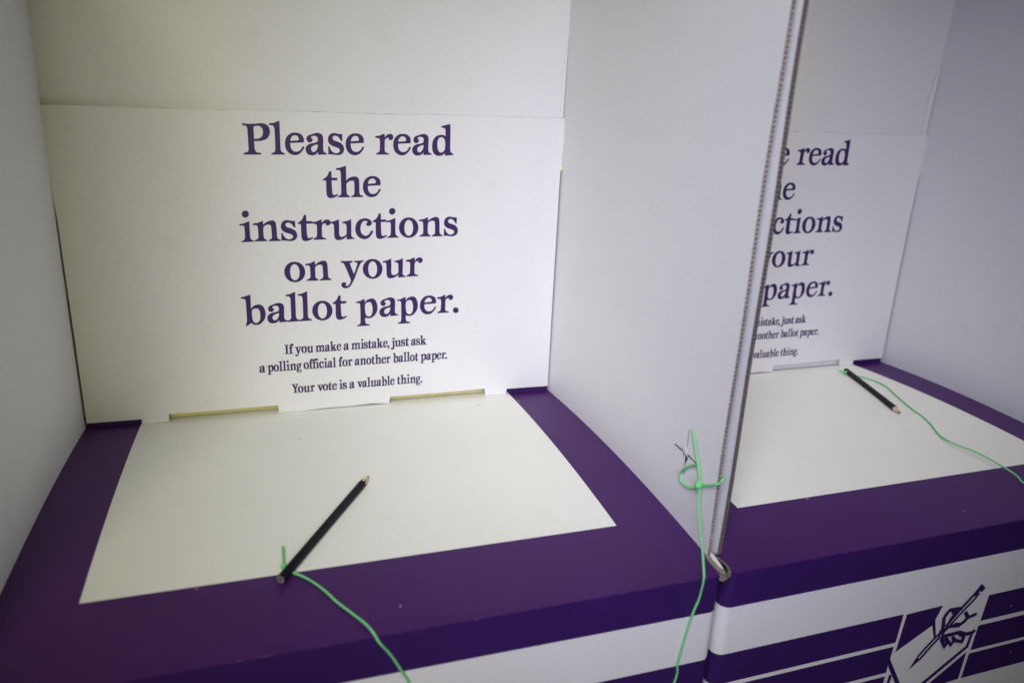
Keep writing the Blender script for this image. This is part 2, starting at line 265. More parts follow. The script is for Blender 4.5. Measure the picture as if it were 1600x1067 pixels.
'y':[[(1.4,96.5,0),(3.9,100.9,0),(29.9,99.7,0),(60.5,101,1),(61.8,92,1),(55.9,90.6,0),(48.8,89,0),(49,84.2,0),(55.2,63.5,0),(67.5,28.3,1),(76.9,53.8,0),(85.8,80.2,0),(86.5,86.2,0),(82.2,89.9,0),(71.1,91.7,1),(71.3,99.8,1),(94.1,100.2,0),(120.6,101,1),(120.5,95,0),(108.6,90.2,0),(101,79.8,0),(90.2,56.5,0),(74.5,14.4,0),(62,-12.7,0),(49.7,-33.7,0),(34.7,-45.4,0),(17,-47.2,0),(4.1,-39.7,0),(0,-28.9,0),(3.2,-18.3,0),(12.1,-14.1,0),(22.3,-15.9,0),(28,-23.1,0),(22.8,-28.2,0),(25.6,-33.8,0),(33.5,-34,0),(43.5,-24.3,0),(49.8,-9.2,0),(49.1,-0.1,0),(45,12.3,0),(31.4,49.1,0),(17.8,82.6,0),(12.2,89.6,0),(2.1,90.5,1)]],
'b':[[(0,141.5,0),(1.6,145.2,0),(16.3,148.4,0),(32.9,153.6,0),(47.9,157.3,1),(47.2,120.4,0),(46.5,83.3,1),(59.8,96.8,0),(76.7,103.2,0),(93.2,102.5,0),(106.8,92.1,0),(114,73.7,0),(116.9,52.9,0),(112.7,29.7,0),(102.1,12,0),(87,-1.6,0),(70.1,-5.9,0),(53.7,-2.5,0),(42.4,6.5,1),(32.3,-2.6,0),(19,-8.9,0),(15.1,-6.4,0),(20.1,8.4,0),(22.9,26.4,0),(23.2,57.3,0),(23,108.7,0),(22,128.6,0),(15.5,136,0),(0.4,137.6,1)],[(51.2,72.8,0),(58.8,80.7,0),(73.1,82.8,0),(83.4,77.7,0),(88.6,64.6,0),(90.2,43.8,0),(87.3,23.2,0),(79.3,9.2,0),(68.4,5.4,0),(57.9,9,0),(51.6,22.3,0),(49.4,43.2,0),(49.3,61.3,0)]],
'p':[[(0,85.1,0),(2.8,90.4,0),(19.6,93.6,0),(35.5,100.7,0),(47.2,104.2,1),(48.4,99,0),(48.1,83.8,1),(60.1,98.5,0),(76,104.4,0),(89.6,105.5,0),(103,97.9,0),(111.8,79.9,0),(115.9,56.1,0),(113.3,34.9,0),(103.9,16.3,0),(87.7,0.5,0),(69.4,-4.6,0),(53.6,-2.6,0),(48.4,-0.7,1),(48.6,-23.7,0),(51.2,-31.5,0),(57.4,-36.1,0),(71,-39.2,0),(72,-46,1),(4,-47.1,1),(4.8,-41,0),(16.7,-36.4,0),(21.3,-29.5,0),(22.8,-15.3,0),(23,43.8,0),(22.5,69.7,0),(20.9,78.6,0),(12.7,83,0),(0.8,82.8,1)],[(50.7,75.5,0),(58.7,83.3,0),(71.1,85.8,0),(81.2,81.2,0),(86.6,66.8,0),(88.9,45.5,0),(85.8,22,0),(78.8,9.2,0),(68.5,5.7,0),(58.3,9.1,0),(51.8,18.8,0),(48.8,37.9,0),(48.1,59.1,0)]],
'.':[[(33.6,12.2,0),(32.4,5.8,0),(28.9,0.6,0),(23.5,-2.8,0),(17,-3.7,0),(10.6,-2.2,0),(5.1,1.7,0),(1.4,7.3,0),(0,13.7,0),(1.2,20,0),(4.7,25.3,0),(10.1,28.6,0),(16.5,29.6,0),(23,28.1,0),(28.5,24.2,0),(32.2,18.6,0)]],
'I':[[(0,143,1),(72,143,1),(72,136,0),(54,131,0),(50,120,0),(50,24,0),(54,12,0),(72,8,0),(72,0,1),(0,0,1),(0,8,0),(18,12,0),(22,24,0),(22,120,0),(18,131,0),(0,136,0)]],
'f':[[(0,0,1),(0,8,0),(15,12,0),(19,22,0),(19,88,1),(2,88,1),(2,99,1),(19,99,1),(20,118,0),(28,140,0),(46,154,0),(64,156,0),(80,146,0),(82,130,0),(72,119,0),(59,120,0),(54,130,0),(58,140,0),(50,142,0),(46,132,0),(45,118,0),(45,99,1),(68,99,1),(68,88,1),(45,88,1),(45,22,0),(49,12,0),(70,8,0),(70,0,1)]],
'm':[[(0,85,0),(3,90,0),(25,94,0),(44,102,1),(46,96,0),(46,84,1),(58,92,0),(74,100,0),(90,101,0),(102,95,0),(107,84,1),(120,93,0),(138,101,0),(155,101,0),(168,93,0),(171,78,0),(171,20,0),(176,12,0),(190,7,0),(190,0,1),(130,0,1),(130,7,0),(142,12,0),(146,20,0),(146,70,0),(142,80,0),(132,82,0),(118,77,0),(109,66,0),(108,20,0),(113,12,0),(124,7,0),(124,0,1),(67,0,1),(67,7,0),(79,12,0),(83,20,0),(83,70,0),(79,80,0),(69,82,0),(55,77,0),(46,65,0),(45,20,0),(50,12,0),(62,7,0),(62,0,1),(0,0,1),(0,7,0),(15,12,0),(19,22,0),(19,72,0),(15,79,0),(1,81,1)]],
'k':[[(0,140,0),(3,145,0),(25,150,0),(46,158,1),(47,140,0),(47,52,1),(74,80,0),(76,86,0),(66,91,0),(66,99,1),(118,99,1),(118,91,0),(104,88,0),(82,66,1),(116,16,0),(130,8,0),(130,0,1),(70,0,1),(70,8,0),(76,12,0),(60,42,0),(47,36,1),(47,20,0),(51,11,0),(63,8,0),(63,0,1),(0,0,1),(0,8,0),(15,12,0),(20,22,0),(20,128,0),(15,135,0),(1,137,1)]],
'j':[[(0,88,0),(3,91,0),(25,95,0),(44,102,1),(46,90,0),(46,-6,0),(38,-30,0),(18,-44,0),(-6,-44,0),(-18,-34,0),(-15,-20,0),(-4,-15,0),(6,-20,0),(6,-30,0),(13,-28,0),(19,-12,0),(20,72,0),(15,79,0),(1,81,1)],[(50,130,0),(48.3,137.4,0),(43.6,143.3,0),(36.8,146.6,0),(29.2,146.6,0),(22.4,143.3,0),(17.7,137.4,0),(16,130,0),(17.7,122.6,0),(22.4,116.7,0),(29.2,113.4,0),(36.8,113.4,0),(43.6,116.7,0),(48.3,122.6,0)]],
'g':[[(83,66,0),(80.5,78.3,0),(73.4,89.1,0),(62.5,97.2,0),(49.1,101.5,0),(34.9,101.5,0),(21.5,97.2,0),(10.6,89.1,0),(3.5,78.3,0),(1,66,0),(3.5,53.7,0),(10.6,42.9,0),(21.5,34.8,0),(34.9,30.5,0),(49.1,30.5,0),(62.5,34.8,0),(73.4,42.9,0),(80.5,53.7,0)],[(59,66,0),(57.7,75.6,0),(54,83.7,0),(48.5,89.1,0),(42,91,0),(35.5,89.1,0),(30,83.7,0),(26.3,75.6,0),(25,66,0),(26.3,56.4,0),(30,48.3,0),(35.5,42.9,0),(42,41,0),(48.5,42.9,0),(54,48.3,0),(57.7,56.4,0)],'+',[(14,40,1),(4,26,0),(4,14,0),(14,6,0),(30,2,1),(44,10,1),(30,16,0),(30,24,0),(40,31,1)],'+',[(90,-17,0),(87.2,-8.1,0),(79.2,-0.3,0),(67,5.5,0),(52,8.6,0),(36,8.6,0),(21,5.5,0),(8.8,-0.3,0),(0.8,-8.1,0),(-2,-17,0),(0.8,-25.9,0),(8.8,-33.7,0),(21,-39.5,0),(36,-42.6,0),(52,-42.6,0),(67,-39.5,0),(79.2,-33.7,0),(87.2,-25.9,0)],[(76,-18,0),(73.7,-13.4,0),(67.2,-9.5,0),(57.5,-6.9,0),(46,-6,0),(34.5,-6.9,0),(24.8,-9.5,0),(18.3,-13.4,0),(16,-18,0),(18.3,-22.6,0),(24.8,-26.5,0),(34.5,-29.1,0),(46,-30,0),(57.5,-29.1,0),(67.2,-26.5,0),(73.7,-22.6,0)],'+',[(64,92,1),(76,104,0),(92,106,0),(100,98,0),(98,88,0),(88,85,0),(80,92,0),(76,84,1)]],
'v':[[(0,99,1),(60,99,1),(60,91,0),(47,88,0),(48,80,0),(66,34,1),(82,78,0),(82,87,0),(70,91,0),(70,99,1),(110,99,1),(110,91,0),(99,85,0),(66,-2,1),(50,-2,1),(14,84,0),(0,91,0)]],
'Y':[[(0,143,1),(68,143,1),(68,136,0),(54,132,0),(56,124,0),(76,82,1),(94,124,0),(94,132,0),(80,136,0),(80,143,1),(130,143,1),(130,136,0),(114,128,0),(82,66,0),(82,22,0),(86,12,0),(106,8,0),(106,0,1),(32,0,1),(32,8,0),(50,12,0),(54,22,0),(54,62,0),(18,126,0),(0,136,0)]],
',':[[(16,30,0),(30,24,0),(35,10,0),(30,-12,0),(10,-31,0),(4,-27,0),(14,-13,0),(17,-1,0),(6,1,0),(1,11,0),(4,24,0)]]}
XH = 0.0199
def contour(pts, sub=5):
    n = len(pts); out = []
    for i in range(n):
        p1 = pts[i]; p2 = pts[(i + 1) % n]
        p0 = pts[i - 1]; p3 = pts[(i + 2) % n]
        a = Vector((p1[0], p1[1])); b_ = Vector((p2[0], p2[1]))
        d = (b_ - a)
        t1 = d if p1[2] else (b_ - Vector((p0[0], p0[1]))) * 0.5
        t2 = d if p2[2] else (Vector((p3[0], p3[1])) - a) * 0.5
        L = d.length
        for t_ in (t1, t2):
            if t_.length > 1.15 * L: t_ *= 1.15 * L / t_.length
        for k in range(sub):
            t = k / sub; h = t * t * t; q = t * t
            p = a * (2 * h - 3 * q + 1) + t1 * (h - 2 * q + t) + b_ * (-2 * h + 3 * q) + t2 * (h - q)
            out.append((p.x, p.y))
    return out
GC = {}
def glyph(ch):
    """list of (contours, layer) pieces in font units"""
    if ch in GC: return GC[ch]
    pieces, cur = [], []
    for c in GL[ch]:
        if c == '+': pieces.append(cur); cur = []
        elif ch in 'ij' and len(cur) == 1: pieces.append(cur); cur = [contour(c, 4)]
        else: cur.append(contour(c, 5))
    pieces.append(cur)
    allp = [p for pc in pieces for c in pc for p in c]
    GC[ch] = (pieces, min(p[0] for p in allp), max(p[0] for p in allp)); return GC[ch]
def put(ch, x, z, sx, sz, f, lay=0.0, bold=0.0):
    pieces, x0, x1 = glyph(ch); out = []
    for k, pc in enumerate(pieces):
        loops = [[Vector(((u - x0) * sx + x, v_ * sz + z, 0)) for u, v_ in c] for c in pc]
        flat = [p for l in loops for p in l]
        tri = tessellate_polygon(loops)
        for q, dx in enumerate((0,) if not bold else (-bold * sx, 0, bold * sx)):
            out.append(([f(p.x + dx, p.y, lay + k * 3e-5 + q * 7e-6) for p in flat], [tuple(t) for t in tri]))
    return out, (x1 - x0) * sx
BIG = [["P", 0.16828, 0.27217], ["l", 0.19319, 0.27245], ["e", 0.20715, 0.27272], ["a", 0.22649, 0.27303], ["s", 0.24836, 0.27333], ["e", 0.26563, 0.27361], ["r", 0.29519, 0.27407], ["e", 0.31342, 0.27434], ["a", 0.33297, 0.27466], ["d", 0.35392, 0.275], ["t", 0.242, 0.23115], ["h", 0.25535, 0.2314], ["e", 0.28186, 0.23169], ["i", 0.15967, 0.18676], ["n", 0.17226, 0.18703], ["s", 0.19898, 0.18734], ["t", 0.21548, 0.18757], ["r", 0.22967, 0.1878], ["u", 0.24751, 0.1881], ["c", 0.2731, 0.18843], ["t", 0.29111, 0.18866], ["i", 0.3054, 0.18885], ["o", 0.31877, 0.1891], ["n", 0.33996, 0.18944], ["s", 0.36737, 0.18976], ["o", 0.20004, 0.14459], ["n", 0.22109, 0.14489], ["y", 0.25712, 0.14534], ["o", 0.2799, 0.14561], ["u", 0.30104, 0.14591], ["r", 0.32577, 0.14619], ["b", 0.15602, 0.10143], ["a", 0.18057, 0.10168], ["l", 0.19982, 0.10184], ["l", 0.21203, 0.10196], ["o", 0.22623, 0.10216], ["t", 0.24721, 0.10234], ["p", 0.27171, 0.10264], ["a", 0.29665, 0.10289], ["p", 0.31595, 0.1031], ["e", 0.34129, 0.10334], ["r", 0.36029, 0.10354], [".", 0.37869, 0.10367]]
SMALL = [["If", 0.19622, 0.20518, 0.06655], ["you", 0.20689, 0.22554, 0.06671], ["make", 0.22788, 0.25484, 0.06696], ["a", 0.25757, 0.26317, 0.06716], ["mistake,", 0.26578, 0.3071, 0.06742], ["just", 0.30901, 0.32899, 0.06775], ["ask", 0.33136, 0.34853, 0.06796], ["a", 0.16949, 0.17542, 0.04768], ["polling", 0.17769, 0.21265, 0.04792], ["official", 0.21478, 0.24882, 0.0483], ["for", 0.25155, 0.26634, 0.04859], ["another", 0.26897, 0.3081, 0.0489], ["ballot", 0.31096, 0.33945, 0.04929], ["paper.", 0.34201, 0.37249, 0.04963], ["Your", 0.20125, 0.22543, 0.02176], ["vote", 0.22815, 0.24888, 0.02202], ["is", 0.25143, 0.25961, 0.0222], ["a", 0.26253, 0.26811, 0.0223], ["valuable", 0.27112, 0.31236, 0.02258], ["thing.", 0.31525, 0.34388, 0.02297]]
SB = {'I': 6, 'f': 1, 'i': 4, 'l': 3, ',': 5, '.': 6, 'Y': 1, 'v': 1, 'y': 1}
def heading(f):
    parts = []
    for k, (ch, x, z) in enumerate(BIG):
        parts += put(ch, x, z, XH / 100, XH / 100, f, (k % 2) * 2e-5)[0]
    return join(parts)
def small_print(f):
    parts = []
    for w, xa, xb, z in SMALL:
        units = 0; gap = 5.0
        ws = []
        for i, ch in enumerate(w):
            _, x0, x1 = glyph(ch); ws.append(x1 - x0)
            units += x1 - x0
            if i:
                g = gap
                if w[i - 1] == 'f': g = -16 if ch in 'fi' else -4
                if w[i - 1] == 'Y': g = -12
                if w[i - 1] == 'v' or (w[i - 1] == 'r' and ch == '.'): g = -6
                if w[i - 1] == 'y': g = 0
                units += g
                ws[-1] = (ws[-1], g)
            else: ws[-1] = (ws[-1], 0)
        s = (xb - xa) / units; sz = 0.0072 / 100
        x = xa
        for i, ch in enumerate(w):
            x += ws[i][1] * s
            p, wd = put(ch, x, z, s, sz, f, (i % 3) * 2.3e-5, 4.4); parts += p; x += wd
    return join(parts)

# ------------------------------------------------------------------ the booths
BW, D, BUL, LEAN = 0.5, 0.37303, 0.00788, 0.02895
ML, MR, MF = 0.0507, 0.0512, 0.0761
HB, HW = 0.0326, 0.0787
WALL_H = 0.50
XL, XR = -0.0090, 0.5046          # outer faces of the base box
def arch(y):
    t = min(max(-y / D, 0), 1); return BUL * 4 * t * (1 - t)

def wall_mesh(xin, thick, y0, y1, z0, z1, seed, outward, teeth=0.0007):
    """upright board: inner face x = xin(y); thickness outward; front edge (y1) with torn flutes"""
    rnd = random.Random(seed)
    nz = 340; ny = 12
    V, F, FM = [], [], []
    ys = [y0 + (y1 - y0) * i / ny for i in range(ny + 1)]
    zs = [z0 + (z1 - z0) * j / nz for j in range(nz + 1)]
    def grid(off, ph):
        b0 = len(V)
        for j, z in enumerate(zs):
            for i, y in enumerate(ys):
                yy = y
                if i == ny: yy += teeth * (1 if (j + ph) % 2 else -1) * rnd.uniform(0.2, 1.0) * (0.65 + 0.35 * sin(j * 0.21 + seed) * sin(j * 0.047)) + 0.0006 * sin(z * 31 + seed)
                x = xin(y) + outward * off + 0.0007 * sin(z * 9 + y * 7 + seed)
                V.append((x, yy, z))
        for j in range(nz):
            for i in range(ny):
                a = b0 + j * (ny + 1) + i
                q = (a, a + 1, a + ny + 2, a + ny + 1)
                F.append(q if (off == 0) == (outward > 0) else q[::-1]); FM.append(0)
        return b0
    a = grid(0.0, 0); b_ = grid(thick, 1)
    w = ny + 1
    for j in range(nz):       # front edge
        F.append((a + j * w + ny, b_ + j * w + ny, b_ + (j + 1) * w + ny, a + (j + 1) * w + ny)); FM.append(1)
        F.append((a + j * w, a + (j + 1) * w, b_ + (j + 1) * w, b_ + j * w)); FM.append(1)
    for i in range(ny):       # top and bottom
        F.append((a + nz * w + i, a + nz * w + i + 1, b_ + nz * w + i + 1, b_ + nz * w + i)); FM.append(1)
        F.append((a + i, b_ + i, b_ + i + 1, a + i + 1)); FM.append(1)
    return V, F, FM

def booth(name, loc, rz, right, first):
    root = empty(name, loc, rz)
    seed = 3 if first else 8
    rnd = random.Random(seed)
    sl, sr = 0.00447, right
    # ---- writing shelf: one sheet, printed purple border round a blank panel
    xs_l = lambda y: -0.0035; xs_r = lambda y: BW - sr * y + 0.003
    rows = [0.0172, 0.0] + [-D * k / 26 for k in range(1, 27)]
    yf = -D + MF
    rows = sorted(set([r for r in rows if abs(r - yf) > 0.004] + [yf, -D + 0.0021, -0.3505]), reverse=True)
    rows = [r for r in rows if r >= -D + 0.002]
    V, F, FM = [], [], []
    def cols(y):
        if y < -0.350:
            l = XL + 0.003 if first else XL + 0.0025; r_ = XR - 0.004
            return [l, ML * 0.5, ML, BW * 0.35, BW * 0.65, BW - MR, BW - MR * 0.5, r_]
        return [xs_l(y), ML * 0.5, ML, BW * 0.35, BW * 0.65, BW - MR, BW - MR * 0.5, xs_r(y)]
    prof = [(y, arch(y)) for y in rows] + [(-D + 0.00035, -0.0001), (-D + 0.00008, -0.0010)]
    for y, z in prof:
        for x in cols(y):
            wob = 0.0006 * sin(x * 23 + seed) if y < -D + 0.01 else 0
            V.append((x, y, z + wob))
    nc = 8
    for j in range(len(prof) - 1):
        for i in range(nc - 1):
            a = j * nc + i; F.append((a, a + nc, a + nc + 1, a + 1))
            ym = (prof[j][0] + prof[j + 1][0]) / 2
            FM.append(1 if (2 <= i <= 4 and ym > yf) else 0)
    sh = link('writing_shelf', V, F, [M['purple'], M['shelf']], root, FM)
    for p in sh.data.polygons: p.use_smooth = p.center.y > -D + 0.003
    # ---- turned-up purple corners of the shelf, seen in the corner notches of the sign
    for x0, x1 in ((0.0017, ML), (BW - MR, BW - 0.0020)):
        V = [(x0, 0.0034, -0.0006), (x1, 0.0034, -0.0006), (x1, 0.0036, 0.0125), (x0, 0.0036, 0.0130)]
        link('shelf_upstand', V, [(0, 1, 2, 3)], M['purple_front'], root)
    if not first:      # pale liner close behind this booth's slots
        V, F = prism([(0.060, 0.0014), (0.440, 0.0014), (0.440, 0.05), (0.060, 0.05)], lambda u, v_, d: (u, 0.0056 + d, v_), 0.0004)
        link('slot_liner', V, F, M['white'], root)
    # ---- base front panel with rounded corners, printed bands
    r = 0.0085; path = [(XL, -0.30), (XL, -D + 0.03), (XL, -D + r)]
    for k in range(1, 8): a = pi + (pi / 2) * k / 8; path.append((XL + r + r * cos(a), -D + r + r * sin(a)))
    path += [(XL + r, -D)] + [(XL + r + (XR - XL - 2 * r) * k / 14, -D) for k in range(1, 14)] + [(XR - r, -D)]
    for k in range(1, 8): a = 1.5 * pi + (pi / 2) * k / 8; path.append((XR - r + r * cos(a), -D + r + r * sin(a)))
    path += [(XR, -D + r), (XR, -D + 0.03), (XR, -0.30)]
    zs = [-0.0004, -0.004, -HB, -HW, -0.19, -0.55]
    V, F, FM = [], [], []
    for z in zs:
        for x, y in path: V.append((x, y, z))
    n = len(path)
    for j in range(len(zs) - 1):
        for i in range(n - 1):
            F.append((j * n + i, (j + 1) * n + i, (j + 1) * n + i + 1, j * n + i + 1)); FM.append(0 if j < 2 else 1)
    fp = link('front_panel', V, F, [M['purple_front'], M['white']], root, FM, True)
    # printed stripes (wrap round the corner) and the emblem
    def out(i, d=0.00012):
        a = Vector(path[max(i - 1, 0)]); c = Vector(path[min(i + 1, n - 1)]); t = (c - a).normalized()
        return Vector(path[i]) + Vector((t.y, -t.x)) * d
    for zt, zb, xt, xb in ((-HW, -0.1095, 0.1870, 0.1860), (-0.1138, -0.1430, 0.1851, 0.1838), (-0.1473, -0.1760, 0.1838, 0.183)):
        V, F = [], []
        ids = [i for i in range(n) if path[i][0] < 0.17 and i < n // 2 + 4]
        for i in ids: q = out(i); V += [(q.x, q.y, zt), (q.x, q.y, zb)]
        V += [(xt, -D - 0.00012, zt), (xb, -D - 0.00012, zb)]
        for k in range(len(V) // 2 - 1): F.append((2 * k, 2 * k + 1, 2 * k + 3, 2 * k + 2))
        link('stripe', V, F, M['purple_front'], fp, None, True)
    for zt, zb, xt, xb in ((-0.0785, -0.1076, 0.2890, 0.2877), (-0.1128, -0.1414, 0.2870, 0.2862), (-0.1453, -0.1748, 0.2857, 0.2847)):
        V, F = [(xt, -D - 0.00012, zt), (xb, -D - 0.00012, zb)], []
        ids = [i for i in range(n) if path[i][0] > 0.295 and i > 8]
        for i in ids: q = out(i); V += [(q.x, q.y, zt), (q.x, q.y, zb)]
        for k in range(len(V) // 2 - 1): F.append((2 * k, 2 * k + 1, 2 * k + 3, 2 * k + 2))
        link('stripe', V, F, M['purple_front'], fp, None, True)
    emblem(fp)
    # ---- side walls
    V, F, FM = wall_mesh(lambda y: sl * y + (0 if first else 0.0009), 0.0040, 0.030, -0.3475 if first else -0.3498, -0.045, WALL_H, seed + 1, -1, 0.0003)
    link('side_wall', V, F, [M['white'], M['kraft_dark']], root, FM)
    V, F, FM = wall_mesh(lambda y: BW - sr * y, 0.0029, 0.030, -0.3490, -0.045, WALL_H, seed + 2, 1, 0.0008)
    rw = link('side_wall', V, F, [M['white'], M['kraft']], root, FM)
    # ---- back wall
    V, F = prism([(-0.004, -0.05), (BW + 0.004, -0.05), (BW + 0.004, WALL_H), (-0.004, WALL_H)],
                 lambda u, v_, d: (u, 0.0178 + (LEAN - 0.0385) * v_ + d, v_), 0.004)
    link('back_wall', V, F, M['white'], root)
    # glue flap folded into the rear right corner above the sign
    fl = [(0.0, 0.3080), (1.0, 0.3080), (1.0, 0.395), (0.75, 0.399), (0.45, 0.385), (0.0, 0.362)]
    k_ = 0.0058 if not first else 0.0030
    V, F = prism([(a * k_, b_) for a, b_ in fl], lambda u, v_, d: (BW - k_ + u - 0.0002, 0.0178 + (LEAN - 0.0385) * v_ - 0.0003 - u * 0.34 - d, v_), 0.0006)
    link('corner_flap', V, F, M['white'], root)
    # ---- yellow sheet behind the sign
    if first:
        yb = 0.0116
        V, F = prism([(0.055, 0.0003), (0.443, 0.0003), (0.443, 0.06), (0.055, 0.06)], lambda u, v_, d: (u, yb + d, v_), 0.0003)
        link('yellow_backing', V, F, M['yellow'], root)
        V, F = prism([(0.470, 0.260), (0.5000, 0.2606), (0.5011, 0.2625), (0.5011, 0.2655), (0.4998, 0.2670), (0.470, 0.267)], lambda u, v_, d: (u, LEAN * v_ + 0.0042 - max(0, u - 0.495) * 0.72 - d, v_), 0.0003)
        link('yellow_tab', V, F, M['yellow'], root)
    # ---- sign panel with notches along its foot
    tl, tr = (0.3120, 0.3165) if first else (0.3125, 0.3150)
    gl = 0.0014; gr = 0.0023 if first else 0.0036; tx = 0 if first else 0.0035
    bot = [(gl, 0.0058), (ML + 0.0010, 0.0056), (ML + 0.0014, 0.0003), (0.0774, 0.0006), (0.0776, 0.0089), (0.1300, 0.0087), (0.1862, 0.0092), (0.1868, 0.0004),
           (0.21, 0.0002), (0.235, 0.0014), (0.262, 0.0012), (0.287, 0.0024), (0.3066, 0.0006), (0.3070, 0.0086), (0.36, 0.0086), (0.4186, 0.0094), (0.4193, 0.0004), (0.4452, 0.0004), (0.4456, 0.0068), (BW - gr, 0.0064)]
    if not first: bot = [(x + (tx if 0.06 < x < 0.43 else 0), z * 1.12 if z > 0.006 else z) for x, z in bot]
    side_r = [(BW - gr, 0.10), (BW - gr * 0.8, 0.19), (BW - 0.0014, 0.257), (BW + 0.0002, 0.2690), (BW + 0.0008, 0.300), (BW + 0.0010, tr)]
    top = []
    for k in range(1, 60):
        t = k / 60; top.append((BW * (1 - t), tr + (tl - tr) * t + rnd.uniform(-0.00022, 0.00022) + 0.0004 * sin(t * 19 + seed)))
    side_l = [(0.0002, tl), (-0.0002, 0.27), (0.0003, 0.222), (0.0012, 0.216), (gl, 0.12)]
    outl = bot + side_r + top + side_l
    SIGNW = lambda u, v_: 0.0006 * sin(u * 9 + 1) * sin(v_ * 11)
    V, F = prism(outl, lambda u, v_, d: (u, LEAN * v_ + d, v_), 0.0026)
    sg = link('sign_panel', V, F, M['sign'], root)
    V, F = heading(lambda u, v_, d: (u + tx, LEAN * v_ - 0.00012 - d, v_))
    link('heading_lettering', V, F, M['ink'], sg)
    V, F = small_print(lambda u, v_, d: (u + tx, LEAN * v_ - 0.00012 - d, v_))
    link('small_lettering', V, F, M['ink'], sg)
    # worn brown fibres along the folded top of the sign
    V, F = [], []
    for k in range(241):
        t = k / 240; z = tl + (tr - tl) * t + 0.0004 * sin((1 - t) * 19 + seed) - 0.0001
        h = 0.00008 + 0.0004 * max(0, sin(t * 37 + seed) * sin(t * 91 + 2) * sin(t * 7.3 + 1.2 * seed)) * rnd.uniform(0.4, 1)
        V += [(BW * t, LEAN * z - 0.00010, z), (BW * t, LEAN * z - 0.00010, z + h)]
    for k in range(240): F.append((2 * k, 2 * k + 2, 2 * k + 3, 2 * k + 1))
    link('worn_fold', V, F, M['kraft'], sg)
    return root, rw

def emblem(parent):
    e = []
    lay = [0]
    yb = -D - 0.00012
    def poly(pts):
        lay[0] += 1; d0 = yb - lay[0] * 2.5e-5
        tri = tessellate_polygon([[Vector((x, z, 0)) for x, z in pts]])
        e.append(([(x, d0, z) for x, z in pts], [tuple(t) for t in tri]))
    def line(pts, w):
        P = [Vector(p) for p in pts]; L, R = [], []
        for i, p in enumerate(P):
            if i == 0: t = (P[1] - P[0]).normalized(); s = 1
            elif i == len(P) - 1: t = (P[-1] - P[-2]).normalized(); s = 1
            else:
                t1 = (p - P[i - 1]).normalized(); t2 = (P[i + 1] - p).normalized(); t = (t1 + t2)
                t = t.normalized() if t.length > 1e-4 else t1
                s = min(1.6, 1 / max(0.3, t.dot(t1)))
            nn = Vector((-t.y, t.x)) * w * 0.5 * s
            L.append(p + nn); R.append(p - nn)
        for i in range(len(P) - 1):
            poly([tuple(L[i]), tuple(L[i + 1]), tuple(R[i + 1]), tuple(R[i])])
    for pts in EMB_POLY: poly(pts)
    for pts, w in EMB_LINE: line(pts, w * 1.18)
    V, F = join(e); link('emblem', V, F, M['purple_front'], parent)
    d0 = yb - (lay[0] + 2) * 2.5e-5
    link('emblem_mark', [(x, d0, z) for x, z in EMB_WHITE], [(0, 1, 2, 3)], M['white'], parent)
EMB_POLY = [
    [[0.1908, -0.0796], [0.2328, -0.0787], [0.2281, -0.0937], [0.2344, -0.1124], [0.2326, -0.1152], [0.2261, -0.0994], [0.1852, -0.1229], [0.1888, -0.12]],
    [[0.1843, -0.1275], [0.2059, -0.162], [0.216, -0.178], [0.209, -0.178], [0.1994, -0.1603], [0.1847, -0.1368], [0.1837, -0.1300], [0.1849, -0.1226]],
    [[0.1885, -0.1462], [0.1921, -0.1484], [0.1914, -0.1582], [0.190, -0.176], [0.186, -0.176], [0.1876, -0.1573]],
    [[0.2814, -0.1422], [0.2809, -0.1744], [0.2618, -0.1755], [0.237, -0.1755], [0.2418, -0.1711]],
    [[0.278, -0.1344], [0.2818, -0.1368], [0.2366, -0.1698], [0.227, -0.177], [0.219, -0.177], [0.2305, -0.1683]],
    [[0.2792, -0.121], [0.283, -0.1159], [0.2818, -0.1368], [0.2778, -0.1353]],
    [[0.211, -0.1464], [0.2171, -0.133], [0.223, -0.1373]],
    [[0.2674, -0.0731], [0.2746, -0.0628], [0.2814, -0.0689], [0.2732, -0.0778], [0.2692, -0.0753]]]
EMB_WHITE = [[0.2735, -0.0697], [0.2752, -0.0713], [0.2737, -0.0728], [0.2721, -0.0712]]
